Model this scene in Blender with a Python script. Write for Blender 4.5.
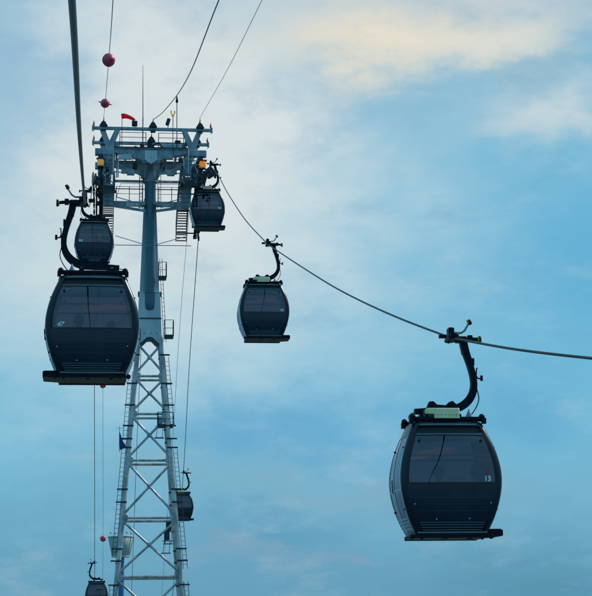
import bpy, math, random
from mathutils import Vector, Matrix
R = math.radians
rnd = random.Random(7)
for o in list(bpy.data.objects):
    bpy.data.objects.remove(o)
scene = bpy.context.scene
col = scene.collection

# ------------------------------------------------------------------ camera
# x to the right, y along the ropeway, z up; the camera rides in a cabin of the left rope, 42 m above the sea
YAW, PITCH, ROLL = R(6.8), R(11.0), R(0.7)
F = Vector((math.sin(YAW)*math.cos(PITCH), math.cos(YAW)*math.cos(PITCH), math.sin(PITCH)))
Rt = Vector((math.cos(YAW), -math.sin(YAW), 0)); Up = Rt.cross(F)
R2 = Rt*math.cos(ROLL) - Up*math.sin(ROLL); U2 = Up*math.cos(ROLL) + Rt*math.sin(ROLL)
cam_d = bpy.data.cameras.new('camera'); cam = bpy.data.objects.new('camera', cam_d); col.objects.link(cam)
m3 = Matrix((R2, U2, -F)).transposed()
cam.matrix_world = m3.to_4x4()
cam_d.sensor_fit = 'HORIZONTAL'; cam_d.sensor_width = 36; cam_d.lens = 36*1679/592
cam_d.clip_start = 0.1; cam_d.clip_end = 60000
scene.camera = cam
scene.view_settings.view_transform = 'Standard'; scene.view_settings.look = 'None'
scene.view_settings.gamma = 1; scene.view_settings.use_curve_mapping = False
scene.view_settings.exposure = 0
scene.render.resolution_x = 1017; scene.render.resolution_y = 1024
scene.render.engine = 'CYCLES'
scene.cycles.max_bounces = 12; scene.cycles.transparent_max_bounces = 32

# ------------------------------------------------------------------ sky
SUN_EL, SUN_AZ = R(44), R(66)          # azimuth clockwise from +y
world = bpy.data.worlds.new('World'); scene.world = world; world.use_nodes = True
nt = world.node_tree; nt.nodes.clear(); L = nt.links
def N(t, **k):
    n = nt.nodes.new(t)
    for a, b in k.items(): setattr(n, a, b)
    return n
def M(op, a, b=None, c=None, clamp=False):
    n = N('ShaderNodeMath', operation=op); n.use_clamp = clamp
    for i, v in enumerate((a, b, c)):
        if v is None: continue
        if isinstance(v, (int, float)): n.inputs[i].default_value = v
        else: L.new(v, n.inputs[i])
    return n.outputs[0]
def lin(c):
    return tuple(((v/255)/12.92 if v/255 <= .04045 else ((v/255+.055)/1.055)**2.4) for v in c)
STR = 0.1
sky = N('ShaderNodeTexSky'); sky.sky_type = 'NISHITA'; sky.sun_disc = False
sky.sun_elevation = SUN_EL; sky.sun_rotation = SUN_AZ
tc = N('ShaderNodeTexCoord'); sep = N('ShaderNodeSeparateXYZ'); L.new(tc.outputs['Generated'], sep.inputs[0])
X, Y, Z = sep.outputs
AZ = M('MULTIPLY', M('ARCTAN2', X, Y), 57.2958)
EL = M('MULTIPLY', M('ARCSINE', Z), 57.2958)
def noise(scale, detail=6, rough=.55, sz=1.0, off=0.0):
    mp = N('ShaderNodeMapping'); mp.inputs['Scale'].default_value = (1, 1, sz); mp.inputs['Location'].default_value = (off, off*.7, off*.3)
    L.new(tc.outputs['Generated'], mp.inputs[0])
    n = N('ShaderNodeTexNoise'); n.inputs['Scale'].default_value = scale; n.inputs['Detail'].default_value = detail
    n.inputs['Roughness'].default_value = rough
    L.new(mp.outputs[0], n.inputs['Vector']); return n
n1 = noise(9, 7, .55, 1.8); n2 = noise(26, 8, .62, 2.2, 3.1); n3 = noise(2.3, 7, .55, 2.0, 7.7)
s1 = N('ShaderNodeSeparateColor'); L.new(n1.outputs['Color'], s1.inputs[0])
s2 = N('ShaderNodeSeparateColor'); L.new(n2.outputs['Color'], s2.inputs[0])
daz = M('ADD', M('MULTIPLY', M('SUBTRACT', s1.outputs[0], .5), 9.0), M('MULTIPLY', M('SUBTRACT', s2.outputs[0], .5), 3.4))
delv = M('ADD', M('MULTIPLY', M('SUBTRACT', s1.outputs[1], .5), 4.5), M('MULTIPLY', M('SUBTRACT', s2.outputs[1], .5), 2.2))
AZn = M('ADD', AZ, daz); ELn = M('ADD', EL, delv)
def blob(azc, elc, sa, se, power=1.0, soft=True):
    u = M('DIVIDE', M('SUBTRACT', AZn, azc), sa); v = M('DIVIDE', M('SUBTRACT', ELn, elc), se)
    r = M('ADD', M('MULTIPLY', u, u), M('MULTIPLY', v, v))
    return M('MULTIPLY', M('EXPONENT', M('MULTIPLY', r, -1.0)), power, clamp=True)
def colnode(c, k=1.0):
    n = N('ShaderNodeRGB'); l = lin(c); n.outputs[0].default_value = tuple(v*k/STR for v in l)+(1,); return n.outputs[0]
def mix(a, b, fac):
    n = N('ShaderNodeMix', data_type='RGBA'); n.clamp_factor = True
    if isinstance(fac, float): n.inputs[0].default_value = fac
    else: L.new(fac, n.inputs[0])
    L.new(a, n.inputs[6]); L.new(b, n.inputs[7]); return n.outputs[2]
def ramp(x, a, b):
    n = N('ShaderNodeMapRange'); n.interpolation_type = 'SMOOTHSTEP'; n.clamp = True
    n.inputs[1].default_value = a; n.inputs[2].default_value = b
    L.new(x, n.inputs[0]); return n.outputs[0]
c = sky.outputs[0]
# thin overcast veil over the whole sky, broken by slow noise
c = mix(c, colnode((100, 182, 215)), M('ADD', .84, M('MULTIPLY', n3.outputs[0], .1)))
# greyer air towards the horizon
c = mix(c, colnode((98, 154, 182)), M('MULTIPLY', M('SUBTRACT', 1.0, ramp(ELn, 0.5, 7.0)), .85))
# scattered clouds everywhere else in the sky
c = mix(c, colnode((186, 202, 210)), M('MULTIPLY', ramp(n3.outputs[0], .50, .68), M('MULTIPLY', ramp(EL, 19.0, 28.0), .85)))
# the bright bank of cloud behind the tower
c = mix(c, colnode((172, 211, 224)), blob(3.0, 12.2, 8.8, 5.2, .8))
c = mix(c, colnode((216, 225, 227)), blob(2.4, 16.4, 6.6, 6.2, 1.35))
c = mix(c, colnode((206, 220, 223)), blob(-.8, 12.6, 5.0, 2.8, .7))
c = mix(c, colnode((146, 186, 211)), blob(-4.0, 19.3, 2.5, 4.5, .8))
# grey layer above, cream lit cloud below it
c = mix(c, colnode((186, 203, 212)), blob(11.5, 21.9, 10.0, 2.7, .95))
c = mix(c, colnode((112, 172, 203)), blob(15.8, 18.3, 2.2, .9, .85))
c = mix(c, colnode((232, 223, 204)), blob(10.7, 19.6, 4.6, 1.35, .95))
c = mix(c, colnode((222, 222, 214)), blob(14.2, 19.4, 3.2, .7, .75))
c = mix(c, colnode((202, 216, 219)), blob(16.6, 16.9, 3.0, 1.1, .9))
c = mix(c, colnode((128, 182, 210)), blob(11.5, 17.4, 3.6, .8, .55))
# clearer blue strips and faint mauve wisps low down
c = mix(c, colnode((88, 170, 212)), blob(16.5, 11.8, 4.5, 2.4, .6))
c = mix(c, colnode((80, 158, 204)), blob(6.6, 6.4, 4.8, 1.2, .6))
c = mix(c, colnode((86, 160, 200)), blob(14.5, 7.2, 2.6, 1.1, .5))
c = mix(c, colnode((128, 172, 194)), blob(9.3, 4.6, 6.0, 1.0, .65))
c = mix(c, colnode((124, 174, 194)), blob(2.6, 5.2, 2.6, .9, .5))
c = mix(c, colnode((88, 152, 186)), blob(6.2, 3.0, 2.2, .8, .6))
c = mix(c, colnode((142, 164, 188)), blob(4.4, 2.3, 2.4, .35, .4))
c = mix(c, colnode((136, 162, 186)), blob(8.2, 2.0, 1.8, .22, .5))
c = mix(c, colnode((84, 144, 170)), blob(15.8, .8, 3.5, 1.6, .7))
# fine wisps and darker mottling inside the veil
n4 = noise(16, 10, .66, 2.6, 11.3); n5 = noise(22, 9, .62, 2.0, 5.9)
c = mix(c, colnode((206, 219, 224)), M('MULTIPLY', ramp(n4.outputs[0], .50, .74), .20))
c = mix(c, colnode((96, 160, 196)), M('MULTIPLY', ramp(n5.outputs[0], .50, .74), .24))
bg = N('ShaderNodeBackground'); bg.inputs['Strength'].default_value = STR; L.new(c, bg.inputs[0])
out = N('ShaderNodeOutputWorld'); L.new(bg.outputs[0], out.inputs[0])
sd = bpy.data.lights.new('sun', 'SUN'); sd.energy = 2.8; sd.angle = R(8); sd.color = (1, .93, .84)
sun = bpy.data.objects.new('sun', sd); col.objects.link(sun)
sv = Vector((math.sin(SUN_AZ)*math.cos(SUN_EL), math.cos(SUN_AZ)*math.cos(SUN_EL), math.sin(SUN_EL)))
sun.rotation_euler = (-sv).to_track_quat('-Z', 'Y').to_euler()

# ------------------------------------------------------------------ materials
def mat(name, base, rough=.5, metal=0.0, vary=.18, scale=3.0, coat=0.0, dirt=None, spec=.5):
    m = bpy.data.materials.new(name); m.use_nodes = True
    t = m.node_tree; b = t.nodes['Principled BSDF']
    b.inputs['Roughness'].default_value = rough; b.inputs['Metallic'].default_value = metal
    b.inputs['Coat Weight'].default_value = coat; b.inputs['Coat Roughness'].default_value = .08
    b.inputs['Specular IOR Level'].default_value = spec
    co = t.nodes.new('ShaderNodeTexCoord'); no = t.nodes.new('ShaderNodeTexNoise')
    no.inputs['Scale'].default_value = scale; no.inputs['Detail'].default_value = 6; no.inputs['Roughness'].default_value = .65
    mp = t.nodes.new('ShaderNodeMapping'); mp.inputs['Scale'].default_value = (1, 1, .35)
    t.links.new(co.outputs['Object'], mp.inputs[0]); t.links.new(mp.outputs[0], no.inputs['Vector'])
    r = t.nodes.new('ShaderNodeValToRGB')
    dk = dirt if dirt else tuple(v*(1-vary) for v in base)
    r.color_ramp.elements[0].position = .32; r.color_ramp.elements[0].color = dk+(1,)
    r.color_ramp.elements[1].position = .58; r.color_ramp.elements[1].color = tuple(base)+(1,)
    e = r.color_ramp.elements.new(.8); e.color = tuple(min(1, v*(1+vary)) for v in base)+(1,)
    t.links.new(no.outputs[0], r.inputs[0]); t.links.new(r.outputs[0], b.inputs['Base Color'])
    rr = t.nodes.new('ShaderNodeMapRange'); rr.inputs[3].default_value = max(.02, rough-.1); rr.inputs[4].default_value = min(1, rough+.12)
    t.links.new(no.outputs[0], rr.inputs[0]); t.links.new(rr.outputs[0], b.inputs['Roughness'])
    return m
def glass(name, tint, ior, rough=.02):
    m = bpy.data.materials.new(name); m.use_nodes = True; t = m.node_tree; t.nodes.clear()
    o = t.nodes.new('ShaderNodeOutputMaterial'); mx = t.nodes.new('ShaderNodeMixShader')
    tr = t.nodes.new('ShaderNodeBsdfTransparent'); tr.inputs[0].default_value = tint+(1,)
    gl = t.nodes.new('ShaderNodeBsdfGlossy'); gl.inputs['Roughness'].default_value = rough; gl.inputs[0].default_value = (.95, .86, .98, 1)
    fr = t.nodes.new('ShaderNodeFresnel'); fr.inputs[0].default_value = ior
    t.links.new(fr.outputs[0], mx.inputs[0]); t.links.new(tr.outputs[0], mx.inputs[1]); t.links.new(gl.outputs[0], mx.inputs[2])
    t.links.new(mx.outputs[0], o.inputs[0]); return m
MT = dict(
    navy=mat('navy_body_paint', (.014, .018, .036), .26, vary=.35, scale=3, spec=.34),
    panel=mat('dark_gloss_panel', (.013, .017, .040), .10, vary=.35, scale=3.5, spec=.42),
    trim=mat('grey_trim', (.20, .24, .27), .4, vary=.2, scale=6),
    rib=mat('rib_sheen_navy', (.018, .035, .065), .3),  # lighter than the panel, to suggest its faint reflection bands
    louvre=mat('louvre_grey', (.10, .17, .20), .4, vary=.2, scale=6),
    glass=glass('tinted_glass', (.40, .39, .44), 1.85),
    door_glass=glass('door_glass', (.60, .66, .72), 2.8),
    door_sheen=mat('sky_sheen_door_frame', (.42, .50, .55), .3, .3, vary=.1),  # pale frame colour stands in for sky reflected along the cabin side
    black=mat('black_steel', (.004, .010, .022), .45, vary=.35, scale=5, spec=.15),
    rubber=mat('black_rubber', (.012, .014, .018), .7, scale=8),
    cream=mat('cream_plastic', (1.0, .86, .53), .5, vary=.12, scale=5),
    white=mat('white_marking', (.82, .85, .86), .5, vary=.03),
    red=mat('red_tip_and_reflection', (.65, .03, .06), .5, vary=.1),  # red light tips, and the painted reflection on cabin 13
    amber=mat('amber_rubber', (.85, .42, .10), .6, vary=.25, scale=14),
    seat=mat('dark_seat', (.035, .035, .045), .7),
    pale=mat('pale_lining', (.50, .47, .45), .5),
    inner=mat('cabin_lining', (.20, .20, .21), .6),
    bolt=mat('bright_bolt', (.6, .62, .64), .3, .6, vary=.05),
    galv=mat('galvanised_steel', (.56, .54, .55), .36, .25, vary=.22, scale=2.6, dirt=(.22, .21, .22)),
    light=mat('pale_tower_paint', (.60, .64, .68), .5, vary=.12, scale=.9, dirt=(.44, .49, .55)),
    teal=mat('blue_grey_tube_paint', (.06, .165, .225), .33, vary=.2, scale=.6),
    blueg=mat('blue_grey_girder_paint', (.34, .40, .45), .40, vary=.28, scale=2.2, dirt=(.13, .17, .21)),
    dark=mat('dark_machinery', (.014, .030, .052), .5, vary=.45, scale=2.4),
    rope=mat('wire_rope', (.022, .028, .038), .5, .1, vary=.4, scale=20),
    wire=mat('thin_wire', (.07, .08, .10), .5, .3, vary=.2, scale=10),
    ball=mat('red_ball', (.95, .07, .15), .42, vary=.05, scale=9, dirt=(.55, .035, .08)),
    sock=mat('windsock_red', (.95, .05, .07), .75, vary=.1, scale=5),
    orange=mat('orange_housing', (.85, .27, .02), .45, vary=.2, scale=6),
    yellow=mat('yellow_housing', (.70, .42, .10), .45, vary=.2, scale=6),
    flag=mat('blue_cloth', (.02, .05, .22), .8),
    bluecol=mat('blue_column_paint', (.03, .16, .42), .4, vary=.15, scale=.8),
    conc=mat('concrete', (.32, .31, .29), .85, scale=2),
    skin=mat('skin', (.35, .20, .14), .55, vary=.05), hair=mat('hair', (.012, .01, .01), .6),
    shirt=mat('dark_shirt', (.04, .045, .06), .85), shirt2=mat('plum_shirt', (.10, .035, .05), .85),
    shirt3=mat('grey_shirt', (.12, .13, .14), .85), jeans=mat('dark_trousers', (.02, .03, .06), .9),
)
def mesh_glass():
    return mat('pale_green_panel', (.34, .46, .42), .55, vary=.12, scale=2)
MT['basket'] = mesh_glass()
def tweak(k, em=None, tr=None):
    m = MT[k]; t = m.node_tree; b = t.nodes['Principled BSDF']; src = b.inputs['Base Color'].links[0].from_socket
    if em: t.links.new(src, b.inputs['Emission Color']); b.inputs['Emission Strength'].default_value = em
    if tr:
        d = t.nodes.new('ShaderNodeBsdfTranslucent'); t.links.new(src, d.inputs[0]); x = t.nodes.new('ShaderNodeMixShader'); x.inputs[0].default_value = tr
        o = [n for n in t.nodes if n.type == 'OUTPUT_MATERIAL'][0]
        t.links.new(b.outputs[0], x.inputs[1]); t.links.new(d.outputs[0], x.inputs[2]); t.links.new(x.outputs[0], o.inputs[0])
def ripple(k, strength, dist):
    m = MT[k]; t = m.node_tree; b = t.nodes['Principled BSDF']
    co = t.nodes.new('ShaderNodeTexCoord'); mp = t.nodes.new('ShaderNodeMapping'); mp.inputs['Scale'].default_value = (.5, .5, 3.2)
    no = t.nodes.new('ShaderNodeTexNoise'); no.inputs['Scale'].default_value = 1.3; no.inputs['Detail'].default_value = 0
    bu = t.nodes.new('ShaderNodeBump'); bu.inputs['Strength'].default_value = strength; bu.inputs['Distance'].default_value = dist
    t.links.new(co.outputs['Object'], mp.inputs[0]); t.links.new(mp.outputs[0], no.inputs['Vector']); t.links.new(no.outputs[0], bu.inputs['Height']); t.links.new(bu.outputs[0], b.inputs['Normal'])
ripple('panel', .10, .04)
tweak('orange', em=.45); tweak('yellow', em=.3); tweak('sock', tr=.6)
# marker balls are two bolted halves: stains kept in the noise above

# ------------------------------------------------------------------ mesh builder
class MB:
    def __init__(s): s.v = []; s.f = []; s.m = []; s.sm = []; s.mats = []; s.cur = 0
    def use(s, m):
        if m not in s.mats: s.mats.append(m)
        s.cur = s.mats.index(m); return s
    def add(s, vs, fs, smooth=False):
        b = len(s.v); s.v += [tuple(v) for v in vs]
        for f in fs: s.f.append(tuple(i+b for i in f)); s.m.append(s.cur); s.sm.append(smooth)
    def box(s, c, d, rot=None, bev=0.0):
        hx, hy, hz = d[0]/2, d[1]/2, d[2]/2
        if bev > 0:
            b = min(bev, hx*.8, hy*.8, hz*.8)
            # chamfer on the z edges and rims: stacked octagon
            def ring(a, z): 
                x, y = hx-a, hy-a
                k = b
                return [(x, -y+k, z), (x, y-k, z), (x-k, y, z), (-x+k, y, z), (-x, y-k, z), (-x, -y+k, z), (-x+k, -y, z), (x-k, -y, z)]
            P = ring(b*.6, -hz)+ring(0, -hz+b)+ring(0, hz-b)+ring(b*.6, hz)
            fs = [tuple(range(7, -1, -1)), tuple(range(24, 32))]
            for r in range(3):
                for i in range(8): fs.append((r*8+i, r*8+(i+1) % 8, r*8+8+(i+1) % 8, r*8+8+i))
        else:
            P = [(-hx, -hy, -hz), (hx, -hy, -hz), (hx, hy, -hz), (-hx, hy, -hz), (-hx, -hy, hz), (hx, -hy, hz), (hx, hy, hz), (-hx, hy, hz)]
            fs = [(0, 3, 2, 1), (4, 5, 6, 7), (0, 1, 5, 4), (1, 2, 6, 5), (2, 3, 7, 6), (3, 0, 4, 7)]
        C = Vector(c)
        if rot is not None: P = [rot @ Vector(p)+C for p in P]
        else: P = [Vector(p)+C for p in P]
        s.add(P, fs); return s
    def bar(s, a, b, w, h=None):
        a = Vector(a); b = Vector(b); d = b-a; h = h or w
        q = d.to_track_quat('Z', 'Y').to_matrix()
        return s.box((a+b)/2, (w, h, d.length), q)
    def tube(s, pts, r, n=10, caps=True, closed=False):
        pts = [Vector(p) for p in pts]; rs = r if isinstance(r, (list, tuple)) else [r]*len(pts)
        t0 = (pts[1]-pts[0]).normalized(); ref = Vector((0, 0, 1)) if abs(t0.z) < .9 else Vector((1, 0, 0))
        u = t0.cross(ref).normalized(); V = []
        for i, p in enumerate(pts):
            t = (pts[min(i+1, len(pts)-1)]-pts[max(i-1, 0)]).normalized()
            u = (u-t*u.dot(t)).normalized(); w = t.cross(u)
            for k in range(n):
                a = 2*math.pi*k/n; V.append(p+(u*math.cos(a)+w*math.sin(a))*rs[i])
        fs = []
        for i in range(len(pts)-1):
            for k in range(n): fs.append((i*n+k, i*n+(k+1) % n, (i+1)*n+(k+1) % n, (i+1)*n+k))
        s.add(V, fs, True)
        if caps:
            s.add(V[:n], [tuple(range(n-1, -1, -1))]); s.add(V[-n:], [tuple(range(n))])
        return s
    def sphere(s, c, r, n=16, m=10, sc=(1, 1, 1)):
        V = []; fs = []; c = Vector(c)
        for j in range(m+1):
            th = math.pi*j/m
            for k in range(n):
                a = 2*math.pi*k/n
                V.append(c+Vector((sc[0]*r*math.sin(th)*math.cos(a), sc[1]*r*math.sin(th)*math.sin(a), sc[2]*r*math.cos(th))))
        for j in range(m):
            for k in range(n): fs.append((j*n+k, (j+1)*n+k, (j+1)*n+(k+1) % n, j*n+(k+1) % n))
        s.add(V, fs, True); return s
    def wheel(s, c, r, w, axis=(1, 0, 0), n=18, hub=None):
        a = Vector(axis).normalized(); c = Vector(c)
        s.tube([c-a*w/2, c-a*w*.38, c+a*w*.38, c+a*w/2], [r*.93, r, r, r*.93], n); return s
    def prism(s, outline, y0, y1):            # outline in (x, z)
        n = len(outline); V = [(x, y0, z) for x, z in outline]+[(x, y1, z) for x, z in outline]
        area = sum(outline[i][0]*outline[(i+1) % n][1]-outline[(i+1) % n][0]*outline[i][1] for i in range(n))
        fr = tuple(range(n)) if area > 0 else tuple(range(n-1, -1, -1))
        bk = tuple(i+n for i in reversed(fr))
        fs = [fr, bk]
        for i in range(n):
            j = (i+1) % n
            fs.append((j, i, i+n, j+n) if area > 0 else (i, j, j+n, i+n))
        s.add(V, fs); return s
    def build(s, name, m=None, parent=None, loc=None):
        me = bpy.data.meshes.new(name); me.from_pydata(s.v, [], s.f)
        ms = s.mats if s.mats else [MT[m]]
        if m and not s.mats: me.materials.append(MT[m])
        else:
            for x in s.mats: me.materials.append(MT[x])
        for p, i, sm in zip(me.polygons, s.m, s.sm): p.material_index = i; p.use_smooth = sm
        me.update()
        o = bpy.data.objects.new(name, me); col.objects.link(o)
        if parent: o.parent = parent
        if loc: o.location = loc
        return o
def tag(o, label=None, cat=None, group=None, kind=None):
    for k, v in (('label', label), ('category', cat), ('group', group), ('kind', kind)):
        if v: o[k] = v
    return o
def empty(name, loc):
    o = bpy.data.objects.new(name, None); o.empty_display_size = .3; col.objects.link(o); o.location = loc; return o
def copy_tree(o, parent=None):
    c = o.copy(); col.objects.link(c)
    for k in ('label', 'category', 'group'):
        if parent is None and k in c: pass
    if parent: c.parent = parent
    for ch in [x for x in bpy.data.objects if x.parent == o]: copy_tree(ch, c)
    return c
def spline(pts, n=8):
    P = [Vector(p) for p in pts]; out = []
    for i in range(len(P)-1):
        p1, p2 = P[i], P[i+1]
        p0 = P[i-1] if i > 0 else p1*2-p2; p3 = P[i+2] if i+2 < len(P) else p2*2-p1
        d0 = (p1-p0).length or 1; d1 = (p2-p1).length or 1; d2 = (p3-p2).length or 1
        m1 = ((p1-p0)/d0*d1+(p2-p1)/d1*d0)*d1/(d0+d1); m2 = ((p2-p1)/d1*d2+(p3-p2)/d2*d1)*d1/(d1+d2)
        for k in range(n):
            t = k/n; t2 = t*t; t3 = t2*t
            out.append(p1*(2*t3-3*t2+1)+m1*(t3-2*t2+t)+p2*(-2*t3+3*t2)+m2*(t3-t2))
    out.append(P[-1]); return out
def railing(mb, pts, h=1.05, rails=3, r=.022, step=1.3, post=.025):
    pts = [Vector(p) for p in pts]
    for a, b in zip(pts[:-1], pts[1:]):
        d = (b-a); n = max(1, round(d.length/step))
        for k in range(n+1): 
            p = a+d*k/n; mb.bar(p, p+Vector((0, 0, h)), post*2)
        for q in range(rails):
            z = h*(q+1)/rails; mb.tube([a+Vector((0, 0, z)), b+Vector((0, 0, z))], r, 6)
def ladder(mb, a, b, side, out, w=.36, r=.02, step=.32, cage=False):
    a = Vector(a); b = Vector(b); side = Vector(side).normalized(); d = b-a; n = int(d.length/step)
    for s in (-.5, .5): mb.tube([a+side*w*s, b+side*w*s], r, 6)
    for k in range(1, n): p = a+d*k/n; mb.tube([p-side*w/2, p+side*w/2], r*.7, 5)

# ------------------------------------------------------------------ sea and land (below the frame)
GZ = -42.0
sea = MB(); S = 30000; sea.add([(-S, -S, GZ), (S, -S, GZ), (S, S, GZ), (-S, S, GZ)], [(0, 1, 2, 3)])
ms = mat('sea_water', (.02, .07, .09), .12, vary=.2, scale=.02); MT['sea'] = ms
bt = ms.node_tree; bn = bt.nodes.new('ShaderNodeTexNoise'); bn.inputs['Scale'].default_value = .35; bn.inputs['Detail'].default_value = 8
cc = bt.nodes.new('ShaderNodeTexCoord'); bt.links.new(cc.outputs['Object'], bn.inputs['Vector'])
bu = bt.nodes.new('ShaderNodeBump'); bu.inputs['Strength'].default_value = .6; bu.inputs['Distance'].default_value = .6
bt.links.new(bn.outputs[0], bu.inputs['Height']); bt.links.new(bu.outputs[0], bt.nodes['Principled BSDF'].inputs['Normal'])
tag(sea.build('sea', 'sea'), kind='structure')
MT['land'] = mat('island_ground', (.07, .10, .04), .9, vary=.4, scale=.15, dirt=(.10, .085, .05))
ld = MB(); V = []; fs = []; nn, mr = 72, 14
for j in range(mr+1):
    for k in range(nn):
        a = 2*math.pi*k/nn; rr = (150+26*math.sin(2*a+1)+14*math.sin(5*a))*j/mr
        e = j/mr; z = GZ+1.2*(1-e**6)-2.2*e**10+.25*math.sin(a*7+j)*(1-e)*min(1, j/3)
        if rr < 30: z = GZ+1.2
        V.append((8+rr*math.cos(a), 185+rr*math.sin(a), z))
for j in range(mr):
    for k in range(nn): fs.append((j*nn+k, (j+1)*nn+k, (j+1)*nn+(k+1) % nn, j*nn+(k+1) % nn))
ld.add(V, fs, True); tag(ld.build('ground', 'land'), kind='structure')

# ------------------------------------------------------------------ ropes and wires
TY = 111.7; TX = 3.35
right_rope = [(8.8, -90, -10), (8.5, -20, -2.9), (8.2, 10, 1.35), (7.98, 26.36, 4.21), (7.88, 30.61, 5.04), (7.76, 36.1, 6.2), (7.7, 41.56, 7.60), (7.63, 51.93, 10.42), (7.56, 61.97, 13.38), (7.5, 73.5, 16.85), (7.4, 83.8, 20.5), (7.32, 93.7, 24.4), (7.25, 104.0, 28.6), (7.15, 107, 29.72), (7.08, 109.5, 30.05),
              (7.0, 112, 29.6), (6.95, 114.3, 28.4), (6.93, 116.3, 27.0), (6.97, 119, 25.9), (7.25, 133, 21.3), (7.9, 156.2, 13.95), (7.9, 210, -9), (7.9, 300, -30)]
left_rope = [(-.2, -90, -13), (-.2, -20, -1.2), (-.2, 0, 2.15), (-.2, 10.5, 4.03), (-.25, 18, 5.5), (-.38, 40.15, 10.15), (-.52, 95.5, 24.95), (-.5, 104, 28.0), (-.5, 107, 29.2), (-.48, 109.5, 29.6),
             (-.45, 112, 29.1), (-.42, 114.3, 27.9), (-.40, 116.3, 26.5), (-.4, 119, 25.3), (-.35, 133, 20.4), (-.2, 172, 6.3), (-.2, 215, -11), (-.2, 300, -30)]
def rope(name, pts, r, m, label, cat='cable', group=None, n=10):
    k = [i for i, q in enumerate(pts) if q[1] in (109.8, 113.2)]
    if k: path = spline(pts[:k[0]+1], 14)+spline(pts[k[1]:], 14)
    else:                                   # a rope kinks where a grip hangs on it
        g = [0]+[i for i, q in enumerate(pts) if q[1] in (36.1, 73.5, 40.15)]+[len(pts)-1]
        path = []
        for i0, i1 in zip(g[:-1], g[1:]): path += spline(pts[i0:i1+1], 24)[(1 if path else 0):]
    o = MB().tube(path, r, n).build(name, m)
    return tag(o, label, cat, group)
rope('haul_rope', left_rope, .026, 'rope', 'thick dark rope from the top left edge past cabin 47 to the tower')
rope('haul_rope', right_rope, .026, 'rope', 'thick dark rope from the right edge over cabin 13 to the tower')
sig_left = [(.3, -70, 4), (.28, 10, 9.7), (.25, 39, 14.98), (.24, 58, 20.0), (.18, 83, 26.3), (.15, 109.8, 33.75), (.15, 113.2, 33.55), (.33, 128, 18.6+5.2), (.45, 150, 7.4+6), (.5, 200, -4), (.5, 320, -25)]
sig_left[7] = (.33, 128, 18.12); sig_left[8] = (.53, 150, 7.6); sig_left[9] = (.6, 190, -10)
rope('signal_wire', sig_left, .012, 'wire', 'thin overhead wire carrying red balls above the left side of the tower', 'wire', n=6)
rope('signal_wire', [(3.6, -70, 2), (3.6, 10, 10.5), (3.56, 49, 18.93), (3.6, 66, 22.3), (3.5, 90, 28.2), (3.48, 109.8, 33.7), (3.48, 113.2, 33.5), (3.45, 148, 17.2), (3.45, 168, 4.2), (3.45, 200, -8), (3.45, 320, -25)],
     .022, 'wire', 'dark overhead wire rising from the middle of the tower top to the upper edge', 'wire', n=6)
rope('signal_wire', [(6.7, -70, 6), (6.7, 20, 17.5), (6.7, 67, 25.95), (6.7, 83, 28.75), (6.68, 109.8, 33.95), (6.65, 113.2, 33.7), (6.3, 120, 27.6), (6.57, 150, 15.4), (6.6, 172, 4), (6.6, 200, -8), (6.6, 320, -25)],
     .014, 'wire', 'thin bare overhead wire rising from the right end of the tower top', 'wire', n=6)
balls = [((.24, 58, 20.0), .235, 'large red ball on the thin wire, highest above the tower'), ((.18, 83, 26.3), .235, 'small red ball on the thin wire just above the left end of the tower top'),
         ((.33, 128, 18.12), .24, 'small red ball on the thin wire, half hidden below cabin 47'), ((.53, 150, 7.6), .26, 'small red ball on the thin wire beside the pale green basket')]
for i, (p, r, lab) in enumerate(balls):
    root = empty('marker_ball', p)
    tag(root, lab, 'marker ball', 'red aircraft marker balls on the left wire')
    MB().sphere((0, 0, 0), r, 28, 18).build('shell', 'ball', root)
    sm = MB()
    ring = [(math.cos(a)*r*1.02, 0, math.sin(a)*r*1.02) for a in [2*math.pi*k/28 for k in range(29)]]
    sm.tube([Vector(q) for q in ring], .008, 6)
    for sy in (-1, 1): sm.tube([(0, sy*r*.95, 0), (0, sy*(r+.1), 0)], .03, 8)
    sm.build('clamp_band', 'dark', root); root.rotation_euler = (.25, 0, .5+i)

# ------------------------------------------------------------------ tower
tw = empty('lattice_tower', (TX, TY, GZ+1.2))
tag(tw, 'tall steel ropeway tower with splayed lattice legs, blue grey tube neck and crowded top platform', 'tower')
OFF = Vector((TX, TY, GZ+1.2))
def TB(mb, name, m=None, parent=None):       # parts are written in scene coordinates and hung on the tower's base
    mb.v = [tuple(Vector(v)-OFF) for v in mb.v]
    return mb.build(name, m, parent or tw)
def hw(z): return .76+(18.4-z)*.0832
def corner(sx, sy, z): return Vector((TX+sx*hw(z), TY+sy*hw(z), z))
levels = [18.45, 16.29, 13.74, 10.65, 6.89, 3.11, -1.3, -6.2, -11.8, -18, -25, -32.5, -40.6]
for sy in (-1, 1):
    for sx in (-1, 1):
        b = MB(); b.tube([corner(sx, sy, 19.1), corner(sx, sy, GZ+1.4)], .155, 16)
        for z in (17.73, 15.79, 14.93, 14.33, 12.95, 12.09, 11.5, 8.76, 7.92, 4.9, 4.13, 2.6, -2, -7, -13, -20, -28, -36):
            pass
        lgo = TB(b, 'leg', 'galv')
        for z in (17.73, 15.79, 14.33, 12.95, 12.09, 11.5, 8.76, 7.92, 4.9, 4.13, 2.6, -7, -20):
            p = corner(sx, sy, z); TB(MB().tube([p-Vector((0, 0, .05)), p+Vector((0, 0, .05))], .185, 16), 'leg_clamp', 'dark', lgo)
        TB(MB().box(corner(sx, sy, GZ+1.3)+Vector((0, 0, .0)), (1.6, 1.6, 1.4), bev=.08), 'footing', 'conc')
for i, z in enumerate(levels[1:]):
    b = MB()
    for sy in (-1, 1): b.tube([corner(-1, sy, z), corner(1, sy, z)], .085, 10)
    for sx in (-1, 1): b.tube([corner(sx, -1, z), corner(sx, 1, z)], .07, 10)
    TB(b, 'cross_strut', 'galv')
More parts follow.
